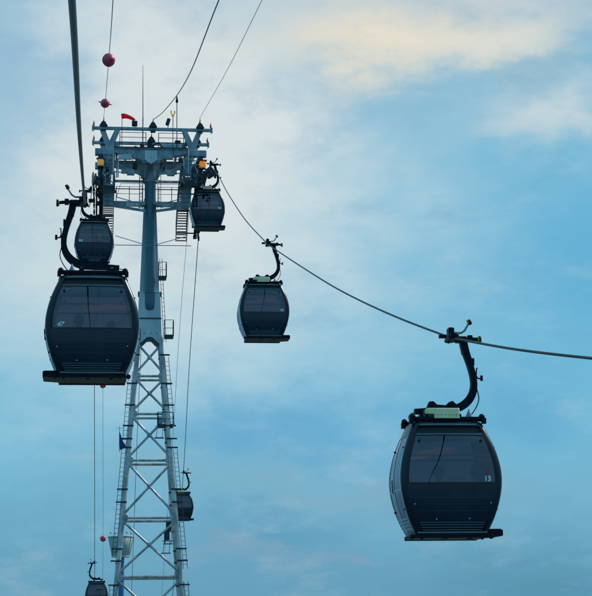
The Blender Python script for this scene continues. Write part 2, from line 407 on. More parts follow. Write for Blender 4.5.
for i, (za, zb) in enumerate(zip(levels[:-1], levels[1:])):
    zt = za-.18 if i else za+.0; zl = zb+.2
    b = MB(); d = .0
    for sy, pairs in ((-1, ((-1, 1), (1, -1))),):
        for q, (s0, s1) in enumerate(pairs):
            o = Vector((0, -.075 if q == 0 else .085, 0))
            b.tube([corner(s0, sy, zt)+o, corner(s1, sy, zl)+o], .078, 12)
    k = 1 if i % 2 else -1
    for sx in (-1, 1): b.tube([corner(sx, -k, zt), corner(sx, k, zl)], .055, 8)
    for sx in (-1, 1):       # gusset plates at the joints
        g = MB(); cz = corner(sx, -1, zb); g.prism([(cz.x-sx*.12, zb-.30), (cz.x-sx*.34, zb-.14), (cz.x-sx*.36, zb+.12), (cz.x-sx*.10, zb+.34)], cz.y-.05, cz.y-.02)
        for q in range(4): g.tube([(cz.x-sx*(.18+.045*q), cz.y-.05, zb-.12+.08*(q % 2)), (cz.x-sx*(.18+.045*q), cz.y-.075, zb-.12+.08*(q % 2))], .022, 6)
        TB(g, 'gusset_plate', 'galv')
    zc = zl+(zt-zl)*hw(zl)/(hw(zl)+hw(zt)); MB_ = MB().box((TX, TY-hw(zc)-.0, zc), (.24, .05, .24), Matrix.Rotation(.785, 3, 'Y')); TB(MB_, 'gusset_plate', 'galv')
    TB(b, 'diagonal_brace', 'galv')
# head plate with an arched lower edge
b = MB()
for y0, y1 in ((TY-.80, TY-.76), (TY+.76, TY+.80)):
    o = [(TX-.70, 22.0), (TX-.82, 18.35)]
    o += [(TX-.62, 18.40), (TX-.14, 18.88), (TX+.14, 18.88), (TX+.62, 18.40)]
    o += [(TX+.82, 18.35), (TX+.70, 22.0)]
    b.prism(o, y0, y1)
for sx in (-1, 1):
    b.add([(TX+sx*.82, TY-.76, 18.35), (TX+sx*.82, TY+.76, 18.35), (TX+sx*.70, TY+.76, 22), (TX+sx*.70, TY-.76, 22),
           (TX+sx*.79, TY-.76, 18.35), (TX+sx*.79, TY+.76, 18.35), (TX+sx*.67, TY+.76, 22), (TX+sx*.67, TY-.76, 22)],
          [(0, 1, 2, 3), (7, 6, 5, 4), (0, 4, 5, 1), (3, 2, 6, 7)])
b.box((TX, TY, 22.0), (1.46, 1.66, .05))
plate = TB(b, 'head_box', 'light')
sb_ = MB().box((TX, TY-.83, 20.22), (1.60, .06, .07))
b = MB()
for q0, q1 in (((-.66, 18.37), (-.14, 18.88)), ((-.14, 18.88), (.14, 18.88)), ((.14, 18.88), (.66, 18.37))): b.bar((TX+q0[0], TY-.80, q0[1]), (TX+q1[0], TY-.80, q1[1]), .12, .12)
TB(b, 'arch_rim', 'dark', plate); TB(sb_, 'flange_band', 'dark', plate)
for k in range(3): TB(MB().tube([(TX-.35+.42*k, TY-.80, 19.2), (TX-.35+.42*k, TY-.83, 19.2)], .05, 8), 'plate_bolt', 'blueg', plate)
for sx in (-1, 1): TB(MB().box((TX+sx*.74, TY-.6, 21.9), (.10, .2, .34)), 'lifting_lug', 'dark', plate)
# tapered rear mast behind the tube
b = MB(); V = []
for z, h in ((22.0, .66), (28.6, .40)):
    V += [(TX-h, TY-.25, z), (TX+h, TY-.25, z), (TX+h, TY+.5, z), (TX-h, TY+.5, z)]
b.add(V, [(0, 1, 5, 4), (1, 2, 6, 5), (2, 3, 7, 6), (3, 0, 4, 7), (4, 5, 6, 7)]); TB(b, 'tapered_mast', 'light')
b = MB(); yt = TY-.62
b.tube([(TX, yt-.06, 20.75), (TX, yt-.02, 20.9), (TX, yt, 21.3), (TX, yt, 22.1), (TX, yt, 29.7)], [.22, .34, .372, .378, .378], 28)
b.tube([(TX, yt, 21.95), (TX, yt, 22.02)], .41, 28)
TB(b, 'tube_neck', 'teal')
b = MB(); b.tube([(TX, yt+.1, 29.66), (TX, yt+.1, 29.78)], .50, 28); b.use
for k in range(12):
    a = 2*math.pi*k/12; b.tube([(TX+.45*math.cos(a), yt+.1+.45*math.sin(a), 29.60), (TX+.45*math.cos(a), yt+.1+.45*math.sin(a), 29.84)], .025, 6)
b.tube([(TX, yt+.1, 29.78), (TX, yt+.1, 31.55)], .40, 28)
TB(b, 'upper_neck', 'blueg')
# cross girders, front and rear
YF, YR = TY-1.75, TY+1.75
for yy in (YF, YR):
    b = MB(); y0, y1 = yy-.28, yy+.28
    b.prism([(TX-2.45, 31.6), (TX-2.45, 31.34), (TX-1.3, 31.12), (TX-.5, 30.78), (TX+.5, 30.78), (TX+1.3, 31.12), (TX+2.45, 31.34), (TX+2.45, 31.6)], y0, y1)
    b.box((TX, yy, 31.62), (5.1, .75, .06)); b.box((TX, yy, 30.69), (1.2, .7, .05))
    for sx in (-1, 1):
        b.box((TX+sx*3.1, yy, 31.40), (1.3, .5, .42), bev=.03)
        for q in range(4): b.box((TX+sx*(.75+q*.45), yy, 31.36+.03*q), (.03, .60, .5-.08*q))
    TB(b, 'cross_girder', 'blueg')
b = MB()
for sx in (-1, 1):
    b.bar((TX+sx*.4, yt, 29.8), (TX+sx*1.0, YF, 30.95), .10, .12)
    b.bar((TX+sx*.4, yt, 29.75), (TX+sx*2.2, YR+.2, 30.4), .08, .12)
    for x in (1.7, 2.3): b.box((TX+sx*x, TY, 31.3), (.14, 3.0, .2))
b.box((TX, TY, 31.2), (.62, 2.95, .5))
b.bar((TX-2.4, YR+.4, 30.45), (TX+2.4, YR+.4, 30.45), .14, .16)
b.bar((TX-2.4, YR+.4, 29.9), (TX+2.4, YR+.4, 29.9), .06, .06)
TB(b, 'head_frame', 'blueg')
for yy in (YF, YR):
    b = MB(); b.box((TX, yy, 31.68), (5.0, .9, .04)); TB(b, 'top_deck', 'dark')
# service plate on the front of the girder
b = MB(); b.prism([(TX-.42, 31.5), (TX-.42, 30.85), (TX, 30.55), (TX+.42, 30.85), (TX+.42, 31.5)], YF-.36, YF-.31); b.tube([(TX, YF-.38, 31.05), (TX, YF-.40, 31.05)], .06, 10)
TB(b, 'bearing_plate', 'light')
# top gantry beams on v frames
for yy, nm in ((YF, 0), (YR, 1)):
    b = MB(); b.box((TX+.1, yy, 33.08), (8.15, .20, .20), bev=.02)
    for sx in (-1, 1):
        b.box((TX+.1+sx*4.02, yy, 33.08), (.10, .32, .32))
        x0 = TX+sx*2.6
        w = .17
        b.prism([(x0+sx*.02, 31.65), (x0+sx*.36, 31.65), (x0+sx*.86, 32.98), (x0+sx*.50, 32.98), (x0+sx*.19, 32.2),
                 (x0-sx*.16, 32.98), (x0-sx*.52, 32.98), (x0-sx*.12, 31.95)], yy-.10, yy+.10)
    TB(b, 'gantry_beam', 'blueg')
    for sx in (-1, 1):
        f = MB(); f.use('galv').tube([(TX+.1+sx*3.95, yy, 33.18), (TX+.1+sx*3.95, yy, 33.3)], .05, 8)
        f.use('red').tube([(TX+.1+sx*3.95, yy, 33.3), (TX+.1+sx*3.95, yy, 33.42), (TX+.1+sx*3.95, yy, 33.62)], [.07, .06, .01], 8)
        f.use('galv').tube([(TX+.1+sx*3.95, yy-.11, 33.2), (TX+.1+sx*3.95, yy-.11, 32.75)], .012, 5)
        TB(f, 'obstruction_light')
    for x in (.15, 3.48, 6.67):
        p = MB()
        p.prism([(x-.30, 33.18), (x+.30, 33.18), (x+.10, 33.52), (x-.10, 33.52)], yy-.22, yy-.16)
        p.prism([(x-.30, 33.18), (x+.30, 33.18), (x+.10, 33.52), (x-.10, 33.52)], yy+.16, yy+.22)
        p.wheel((x, yy, 33.50), .13, .10, (1, 0, 0), 14); p.box((x, yy, 33.22), (.5, .5, .08)); p.box((x, yy, 32.93), (.34, .3, .12))
        p.tube([(x, yy, 33.6), (x+.03, yy, 33.85)], [.05, .015], 6)
        TB(p, 'wire_pulley', 'dark')
# clutter on the head: pipes, hangers and small boxes
for k, (x, y, z, w, d, h, m) in enumerate(((TX-1.75, YF-.32, 31.0, .9, .2, .34, 'light'), (TX-.95, YF-.33, 31.02, .5, .2, .30, 'blueg'), (TX+1.2, YF-.33, 31.05, .55, .2, .28, 'blueg'), (TX+2.0, YF-.1, 30.9, .3, .3, .3, 'dark'),
        (TX-1.6, YR-.35, 30.95, .7, .2, .3, 'light'), (TX+1.5, YR-.35, 30.95, .8, .2, .3, 'light'), (TX-1.0, YR-.36, 31.35, .3, .1, .4, 'dark'), (TX+.9, YR-.36, 31.35, .3, .1, .4, 'dark'))):
    TB(MB().box((x, y, z), (w, d, h), bev=.02), 'equipment_box', m)
for sx in (-1, 1):
    b = MB(); b.bar((TX+sx*2.35, YF-.1, 30.55), (TX+sx*.45, YF+.3, 30.0), .07, .09); b.bar((TX+sx*.42, YF+.3, 30.02), (TX+sx*2.4, YF-.1, 30.02), .05, .07)
    b.bar((TX+sx*2.3, YF-.1, 30.55), (TX+sx*2.3, YF-.1, 29.6), .07)
    b.box((TX+sx*1.35, YF+.1, 30.02), (.5, .4, .26))
    TB(b, 'outrigger_brace', 'blueg')
for sx in (-1, 1):
    b = MB()
    for q, zz in enumerate((31.25, 30.9, 30.62)):
        b.tube([(TX+sx*2.4, YF-.15-.05*q, zz), (TX+sx*3.6, YF-.15-.05*q, zz-.05)], .035, 6)
    b.bar((TX+sx*2.75, YF-.2, 31.3), (TX+sx*3.2, YF-.2, 29.8), .06); b.bar((TX+sx*3.2, YF-.2, 31.2), (TX+sx*2.7, YF-.2, 29.9), .06)
    for q in range(5): b.box((TX+sx*(2.7+.2*q), YF-.25, 29.6+.12*((q*7) % 5)), (.12, .2, .22))
    b.tube([(TX+sx*3.05, YF-.3, 29.9), (TX+sx*3.05, YF-.3, 29.1), (TX+sx*3.3, YF-.3, 28.7)], .04, 6)
    TB(b, 'cable_tray', 'blueg')
# rails round the top deck
b = MB(); railing(b, [(TX-2.1, YF-.35, 31.72), (TX-.35, YF-.35, 31.72)], 1.0, 3); railing(b, [(TX+.5, YF-.35, 31.72), (TX+2.2, YF-.35, 31.72)], 1.0, 3)
railing(b, [(TX-2.3, YR+.35, 31.72), (TX+2.3, YR+.35, 31.72)], 1.0, 3)
railing(b, [(TX-2.4, YF, 31.72), (TX-2.4, YR, 31.72)], 1.0, 2); railing(b, [(TX+2.4, YF, 31.72), (TX+2.4, YR, 31.72)], 1.0, 2)
TB(b, 'deck_railing', 'dark')
b = MB(); b.box((TX+1.35, TY-.9, 31.97), (1.45, .7, .50), bev=.03)
for k in range(4): b.box((TX+.82+.35*k, TY-1.27, 31.97), (.02, .03, .42))
TB(b, 'control_cabinet', 'light')
b = MB(); arc = [(TX+.48+.3*math.cos(a), TY-1.3, 31.95+.3*math.sin(a)) for a in [math.pi*k/10 for k in range(11)]]
b.tube([Vector(p) for p in arc], .05, 8); TB(b, 'cable_guide', 'dark'); b = MB(); b.tube([(TX-2.2, TY-.2, 32.2), (TX-.4, TY-.2, 32.2)], .06, 8)
b.sphere((TX-1.0, TY-.2, 32.2), .14, 12, 8); TB(b, 'winch', 'dark')
for q in (((TX-.55, TY-.2, 32.1), (.3, .4, .7)), ((TX-1.9, TY, 31.95), (.4, .4, .5)), ((TX+1.9, TY+.2, 32.3), (.4, .5, 1.1))): TB(MB().box(*q, bev=.02), 'motor_box', 'dark')
b = MB(); b.box((TX-.05, TY-.4, 32.15), (.34, .34, .8)); b.box((TX-.05, TY-.4, 32.62), (.2, .2, .2))
TB(b, 'motor_box', 'dark')
# aerials, rod, lamp pole, floodlights
TB(MB().tube([(2.8, YF+.1, 31.7), (2.8, YF+.1, 33.9)], .035, 8).tube([(2.8, YF+.1, 33.9), (2.79, YF+.1, 35.6), (2.78, YF+.1, 37.65)], [.028, .022, .012], 8), 'aerial', 'dark')
b = MB(); b.tube([(5.11, YF+.2, 31.7), (5.11, YF+.2, 35.1)], .028, 8); b.tube([(5.11, YF+.2, 35.05), (5.11, YF+.2, 35.12), (5.11, YF+.2, 35.62)], [.03, .10, .01], 8)
TB(b, 'lightning_rod', 'black')
b = MB(); b.use('dark').tube([(4.84, YF+.2, 31.7), (4.84, YF+.2, 34.15)], .025, 8)
b.use('yellow'); b.tube([(4.84, YF+.2, 34.1), (4.84, YF+.2, 34.2)], .10, 8)
for s in (-1, 1): b.tube([(4.84, YF+.2, 34.18), (4.84+s*.12, YF+.2, 34.3), (4.84+s*.12, YF+.2, 34.48)], [.03, .045, .05], 8)
TB(b, 'lamp_pole')
for x, z, t, w, h in ((2.24, 33.45, 0, .38, .34), (4.50, 33.62, .3, .24, .46)):
    b = MB(); q = Matrix.Rotation(t, 3, 'Y')
    b.box((x, YF, z), (w, .3, h), q, bev=.03)
    for k in range(4): b.box(Vector((x, YF, z))+q @ Vector((0, -.16, -h/2+h*(k+.5)/4)), (w*.8, .03, .03), q)
    b.bar((x-.0, YF, 33.1), (x, YF, z), .05)
    TB(b, 'floodlight', 'dark')
for x, m, lab in ((-.02, 'yellow', 'dull yellow lamp'), (6.83, 'orange', 'bright orange lamp')):
    b = MB(); b.use(m).box((x, YF-.30, 30.60), (.44, .34, .40), bev=.06)
    for k in range(3): b.box((x-.15+.15*k, YF-.485, 30.60), (.03, .03, .34))
    b.use('dark').box((x, YF-.3, 30.86), (.56, .4, .05)); b.bar((x, YF-.2, 30.85), (x, YF, 31.3), .07); b.box((x, YF-.3, 30.30), (.4, .3, .08))
    tag(TB(b, 'warning_lamp'), lab)

# lower platform
b = MB()
zf = 28.1; yl = TY-1.2
for sx in (-1, 1):
    b.box((TX+sx*1.4, yl+.5, zf), (2.1, 1.2, .10))
    b.prism([(TX+sx*.35, zf-.06), (TX+sx*2.4, zf-.06), (TX+sx*2.4, zf-.36), (TX+sx*.35, zf-.70), (TX+sx*.35, zf-.52), (TX+sx*2.1, zf-.26), (TX+sx*.35, zf-.20)], yl-.14, yl-.06)
    b.bar((TX+sx*.35, yl-.1, zf-.64), (TX+sx*2.5, yl-.1, zf-.32), .09, .12)
    b.bar((TX+sx*2.35, yl-.08, 25.75), (TX+sx*.4, yl-.08, 25.17), .04); b.bar((TX+sx*.5, yl+.4, zf-.05), (TX+sx*2.3, yl+.4, zf+.45), .05)
    for q in (.8, 1.6): b.box((TX+sx*q, yl-.1, zf-.2), (.12, .12, .34))
b.bar((1.0, yl-.1, 25.10), (6.1, yl-.1, 25.12), .045)
TB(b, 'lower_platform', 'blueg')
for sx in (-1, 1): TB(MB().box((TX+sx*1.2, yl-.17, zf-.22), (.85, .04, .26)), 'access_panel', 'galv')
b = MB()
for sx in (-1, 1):
    railing(b, [(TX+sx*.55, yl-.12, zf+.05), (TX+sx*2.3, yl-.12, zf+.05)], 1.0, 2, .018, .95)
    b.tube([(TX+sx*.5, yl, zf+1.3), (TX+sx*2.0, yl, zf+1.3), (TX+sx*2.3, yl, zf+.3)], .02, 6)
TB(b, 'platform_railing', 'dark')
b = MB(); ladder(b, (TX-.62, yt-.1, 27.6), (TX-.62, yt-.1, 30.4), (1, 0, 0), (0, -1, 0), .22, .03, .25); TB(b, 'neck_ladder', 'dark'); b = MB(); ladder(b, (TX+.62, yt+.3, 27.9), (TX+.62, yt+.3, 30.4), (1, 0, 0), (0, -1, 0), .22, .02, .25)
TB(b, 'neck_ladder', 'dark')
# sheave trains with their catwalks
def arc_z(y, top, cy=110.0):
    d = y-cy
    return top-.042*d*d if d < 0 else top-.056*d*d
for side, (xs, xc, top) in {'l': (-.47, .52, 29.25), 'r': (7.10, 5.70, 29.70)}.items():
    sx = -1 if side == 'l' else 1
    ys = [103.6+.62*k for k in range(21)]
    path = spline(left_rope if side == 'l' else right_rope, 10)
    def rz(y):
        for a, c2 in zip(path[:-1], path[1:]):
            if a.y <= y <= c2.y: return a.z+(c2.z-a.z)*(y-a.y)/(c2.y-a.y), a.x+(c2.x-a.x)*(y-a.y)/(c2.y-a.y)
    train = MB(); pp = []
    for y in ys:
        z, x = rz(y); pp.append(Vector((x-sx*.16, y, z-.22)))
    for a, c2 in zip(pp[:-1], pp[1:]): train.bar(a, c2, .05, .20)
    for k in range(1, len(pp)-1, 2): train.bar(pp[k]+Vector((0, -.35, -.06)), pp[k]+Vector((0, .35, -.06)), .12, .2)
    for k in (3, 8, 13, 18): 
        train.bar(pp[k], (pp[k].x-sx*.35, pp[k].y, pp[k].z-.45), .14); train.bar((pp[k].x-sx*.35, pp[k].y, pp[k].z-.45), (pp[k].x-sx*.35, TY+(.9 if k > 10 else -.9), pp[k].z+.2 if k in (8, 13) else 29.2), .12)
    # hanging frame from the girder ends down to the train
    xg = xs-sx*.45
    for yy in (YF, YR): train.box((xg, yy, 30.35), (.34, .4, 1.9)); train.bar((xg, yy, 31.2), (xg-sx*.6, yy, 29.6), .14, .18)
    train.box((xg, TY, 29.5), (.3, 5.6, .36)); train.box((xg-sx*.42, TY, 30.2), (.24, 4.2, .24))
    train.bar((xg, YF, 29.4), (xg, 105.2, 28.3), .16, .22); train.bar((xg, YR, 29.4), (xg, 115.8, 27.2), .16, .22)
    train.bar((xg+sx*.25, YR+.3, 29.8), (xg+sx*.25, 116.2, 27.0), .12, .16)
    for k in range(8): 
        y = 104.5+1.6*k; z, x = rz(y); train.box((x-sx*.30, y, z-.42), (.22, .34, .26), bev=.03)
    tr = TB(train, 'sheave_train', 'dark')
    for y in ys:
        z, x = rz(y); s = MB()
        s.use('rubber').wheel((x, y, z-.24), .205, .10, (1, 0, 0), 18); s.use('galv').tube([(x-.07, y, z-.24), (x+.07, y, z-.24)], .07, 10)
        TB(s, 'sheave', None, tr)
    # catwalk
    cw = MB(); pts = []
    yy = 104.0
    ST = []
    while yy < 116.4:
        z = arc_z(yy, top-.6) if yy > 110 else arc_z(yy, top-.6)
        ST.append(Vector((xc, yy, z))); yy += .30 if yy < 111.5 else .24
    for p in ST: cw.box(p, (.66, .20, .04))
    TBt = TB(cw, 'stair_treads', 'dark')
    cw = MB()
    for e in (-1, 1):
        for a, c2 in zip(ST[:-1], ST[1:]): cw.bar(a+Vector((e*.37, 0, 0)), c2+Vector((e*.37, 0, 0)), .05, .20)
    for k in range(6, len(ST)-2, 9): cw.bar(ST[k]+Vector((-sx*.4, 0, -.1)), (xg, ST[k].y, ST[k].z-.1), .08)
    TB(cw, 'stair_stringer', 'dark')
    cw = MB()
    for e in (-1, 1):
        E = [p+Vector((e*.37, 0, .0)) for p in ST]
        for k in range(0, len(E), 4): cw.bar(E[k], E[k]+Vector((0, 0, 1.05)), .045)
        for h in (.5, 1.05): cw.tube([p+Vector((0, 0, h)) for p in E[::2]], .02, 6)
    cw.box((xc, 103.9, ST[0].z-.05), (.9, .6, .05))
    TB(cw, 'stair_railing', 'dark')
    # light upright pipes beside the girder end
    cw = MB(); cw.tube([(TX+sx*2.52, YF-.36, 31.6), (TX+sx*2.52, YF-.36, 29.9)], .05, 10); cw.tube([(TX+sx*2.2, YF-.3, 30.9), (TX+sx*2.2, YF-.3, 29.6)], .05, 10)
    TB(cw, 'drain_pipe', 'light')
    cw = MB(); cw.box((xc, YF+.3, 30.5), (.72, .6, 1.0)); cw.box((xc+sx*.1, YF+.3, 29.55), (.5, .5, .5)); cw.box((xc-sx*.02, YF-.15, 28.4), (.62, .12, 1.5))
    for e in (-1, 1): cw.bar((xc+e*.33, YF-.1, 31.2), (xc+e*.30, YF-.1, 27.6), .09)
    cw.bar((xc-.3, YF-.12, 29.2), (xc+.3, YF-.12, 30.0), .06); cw.bar((xc+.3, YF-.12, 29.2), (xc-.3, YF-.12, 30.0), .06)
    for k in range(5): cw.box((xc, YF-.24, 27.7+.3*k), (.66, .05, .05))
    TB(cw, 'hoist_housing', 'blueg')
# ladders, landings on the legs
def lg(z, sx, o=.0): c_ = corner(sx, -1, z); return Vector((c_.x+sx*(.30+o), c_.y-.05, z))
for p0, p1, w in ((lg(-36, 1), lg(2.8, 1), .26), (lg(3.6, 1, .05), lg(11.4, 1, .05), .26), (lg(12.9, 1), lg(17.6, 1), .26), ((TX+1.02, TY-.85, 18.6), (TX+.72, TY-.85, 24.3), .16),
                  (lg(-36, -1), lg(2.6, -1), .26), (lg(4.4, -1, .03), lg(16.6, -1, .03), .26)):
    b = MB(); ladder(b, p0, p1, (1, 0, 0), 0, w, .02, .3); TB(b, 'leg_ladder', 'dark')
for z in (17.73, 15.79, 14.33, 12.95, 12.09, 11.5, 8.76, 7.92, 4.9, 4.13, 2.6):
    for sx in (-1, 1):
        p = corner(sx, -1, z); TB(MB().box((p.x+sx*.22, p.y-.10, z), (.62, .16, .09)), 'ladder_bracket', 'dark')
def landing(x, y, z, w, d, h, out):
    b = MB(); b.box((x, y, z), (w, d, .22)); railing(b, [(x-w/2*out, y-d/2, z), (x+w/2*out, y-d/2, z), (x+w/2*out, y+d/2, z)], h, 2, .02, 3, .028)
    TB(b, 'landing', 'dark')
landing(4.18, TY-.9, 22.95, .52, .6, 1.05, 1); landing(4.62, TY-.9, 18.95, .60, .6, 1.1, 1)
landing(4.40, corner(1, -1, 12.95).y+.2, 12.95, 1.0, .6, .9, -1)
for (z, x) in ((12.95, 4.05), (6.0, 4.62), (5.4, 4.5)):
    b = MB(); y = corner(1, -1, z).y+.2
    b.bar((x-.15, y, z), (x-.25, y, z-.75), .035); b.bar((x+.2, y, z), (x+.15, y, z-.75), .035); b.box((x-.05, y, z-.78), (.6, .4, .05))
    b.box((x, y+.1, z+.35), (.35, .3, .6)); b.bar((x-.3, y, z), (x+.4, y, z), .05)
    TB(b, 'hung_step', 'dark')
b = MB(); b.box((corner(1, -1, 13.5).x-.45, corner(1, -1, 13.5).y+.1, 13.3), (.3, .3, .55), bev=.02); TB(b, 'junction_box', 'blueg')
# blue banner corner on the left leg
p = corner(-1, -1, 12.0)
b = MB(); xb = p.x-.52
b.prism([(xb-.16, 12.45), (xb-.12, 12.5), (xb+.05, 11.95), (xb+.28, 11.6), (xb+.26, 11.5), (xb-.12, 11.3)], p.y-.22, p.y-.18)
b.tube([(xb-.15, p.y-.2, 11.2), (xb-.15, p.y-.2, 12.9)], .018, 6); b.bar((xb-.35, p.y-.2, 12.75), (xb+.1, p.y-.2, 12.75), .02)
TB(b, 'blue_banner', 'flag')

# windsock on its pole
ws = empty('windsock', (1.39, YF-.1, 33.18))
tag(ws, 'small bright red windsock blowing to the right on top of the tower', 'windsock')
MB().tube([(0, 0, -1.45), (0, 0, .72)], .02, 8).build('pole', 'dark', ws)
pts = [Vector(p) for p in ((-.05, 0, .74), (.1, -.01, .76), (.3, -.02, .74), (.5, -.02, .67), (.7, -.01, .58), (.86, 0, .48))]
b = MB(); b.tube(pts, [.17, .185, .15, .13, .11, .085], 16, caps=True); b.build('sleeve', 'sock', ws)

# ------------------------------------------------------------------ cabins
Wp = [(0, .73), (.11, .785), (.41, .925), (.74, 1.03), (1.0, 1.085), (1.24, 1.105), (1.45, 1.095), (1.7, 1.05), (1.95, .98), (2.23, .875), (2.46, .78), (2.6, .70)]
Lp = [(0, .60), (.11, .64), (.41, .73), (.74, .79), (1.0, .81), (1.24, .815), (1.5, .805), (1.75, .77), (2.0, .71), (2.23, .63), (2.46, .53), (2.6, .46)]
def interp(T, z):
    P = [Vector((a, b, 0)) for a, b in T]
    for i in range(len(T)-1):
        if T[i][0] <= z <= T[i+1][0] or i == len(T)-2:
            x0, y0 = T[i]; x1, y1 = T[i+1]; h = x1-x0; t = (z-x0)/h
            m0 = (y1-T[i-1][1])/(x1-T[i-1][0]) if i > 0 else (y1-y0)/h
            m1 = (T[i+2][1]-y0)/(T[i+2][0]-x0) if i+2 < len(T) else (y1-y0)/h
            t2 = t*t; t3 = t2*t
            return y0*(2*t3-3*t2+1)+m0*h*(t3-2*t2+t)+y1*(-2*t3+3*t2)+m1*h*(t3-t2)
def perim(s, z, off=0.0):
    w = interp(Wp, z)+off; l = interp(Lp, z)+off; r = .11+off
    s = s % 8; k = int(s); t = s-k
    a, b = w-r, l-r
    bow = .05
    if k == 0: u = -1+2*t; return Vector((u*a, -l-bow*(1-u*u), z))
    if k == 1: A = -math.pi/2+t*math.pi/2; return Vector((a+r*math.cos(A), -b+r*math.sin(A), z))
    if k == 2: u = -1+2*t; return Vector((w+.03*(1-u*u), u*b, z))
    if k == 3: A = t*math.pi/2; return Vector((a+r*math.cos(A), b+r*math.sin(A), z))
    if k == 4: u = 1-2*t; return Vector((u*a, l+bow*(1-u*u), z))
    if k == 5: A = math.pi/2+t*math.pi/2; return Vector((-a+r*math.cos(A), b+r*math.sin(A), z))
    if k == 6: u = 1-2*t; return Vector((-w-.03*(1-u*u), u*b, z))
    A = math.pi+t*math.pi/2; return Vector((-a+r*math.cos(A), -b+r*math.sin(A), z))
def patch(mb, s0, s1, z0, z1, off=0.0, th=.03, ns=None, nz=None):
    ns = ns or max(2, int(abs(s1-s0)*10)); nz = nz or max(1, int((z1-z0)/.07))
    V = []
    for o in (off, off-th):
        for j in range(nz+1):
            for i in range(ns+1): V.append(perim(s0+(s1-s0)*i/ns, z0+(z1-z0)*j/nz, o))
    n = (ns+1)*(nz+1); g = lambda i, j: j*(ns+1)+i; fs = []
    for j in range(nz):
        for i in range(ns):
            fs.append((g(i, j), g(i+1, j), g(i+1, j+1), g(i, j+1))); fs.append((n+g(i, j+1), n+g(i+1, j+1), n+g(i+1, j), n+g(i, j)))
    mb.add(V, fs, True)
    E = []
    for i in range(ns): E.append((g(i, 0), n+g(i, 0), n+g(i+1, 0), g(i+1, 0))); E.append((g(i+1, nz), n+g(i+1, nz), n+g(i, nz), g(i, nz)))
    for j in range(nz): E.append((g(0, j+1), n+g(0, j+1), n+g(0, j), g(0, j))); E.append((g(ns, j), n+g(ns, j), n+g(ns, j+1), g(ns, j+1)))
    mb.add(V, E); return mb

def hanger_arm(mb, s, pts, y):
    n = len(pts); Lf = []; Rg = []
    for i, (x, z, h) in enumerate(pts):
        a = pts[max(0, i-1)]; b = pts[min(n-1, i+1)]; dx, dz = b[0]-a[0], b[1]-a[1]; d = math.hypot(dx, dz)
        Lf.append((s*(x-dz/d*h), z+dx/d*h)); Rg.append((s*(x+dz/d*h), z-dx/d*h))
    V = []
    for i in range(n):
        V += [(Lf[i][0], -y, Lf[i][1]), (Rg[i][0], -y, Rg[i][1]), (Rg[i][0], y, Rg[i][1]), (Lf[i][0], y, Lf[i][1])]
    fs = []
    for i in range(n-1):
        for k in range(4): fs.append((i*4+k, i*4+(k+1) % 4, i*4+4+(k+1) % 4, i*4+4+k) if s > 0 else (i*4+(k+1) % 4, i*4+k, i*4+4+k, i*4+4+(k+1) % 4))
    fs += [(0, 1, 2, 3), (n*4-1, n*4-2, n*4-3, n*4-4)]
    mb.add(V, fs)

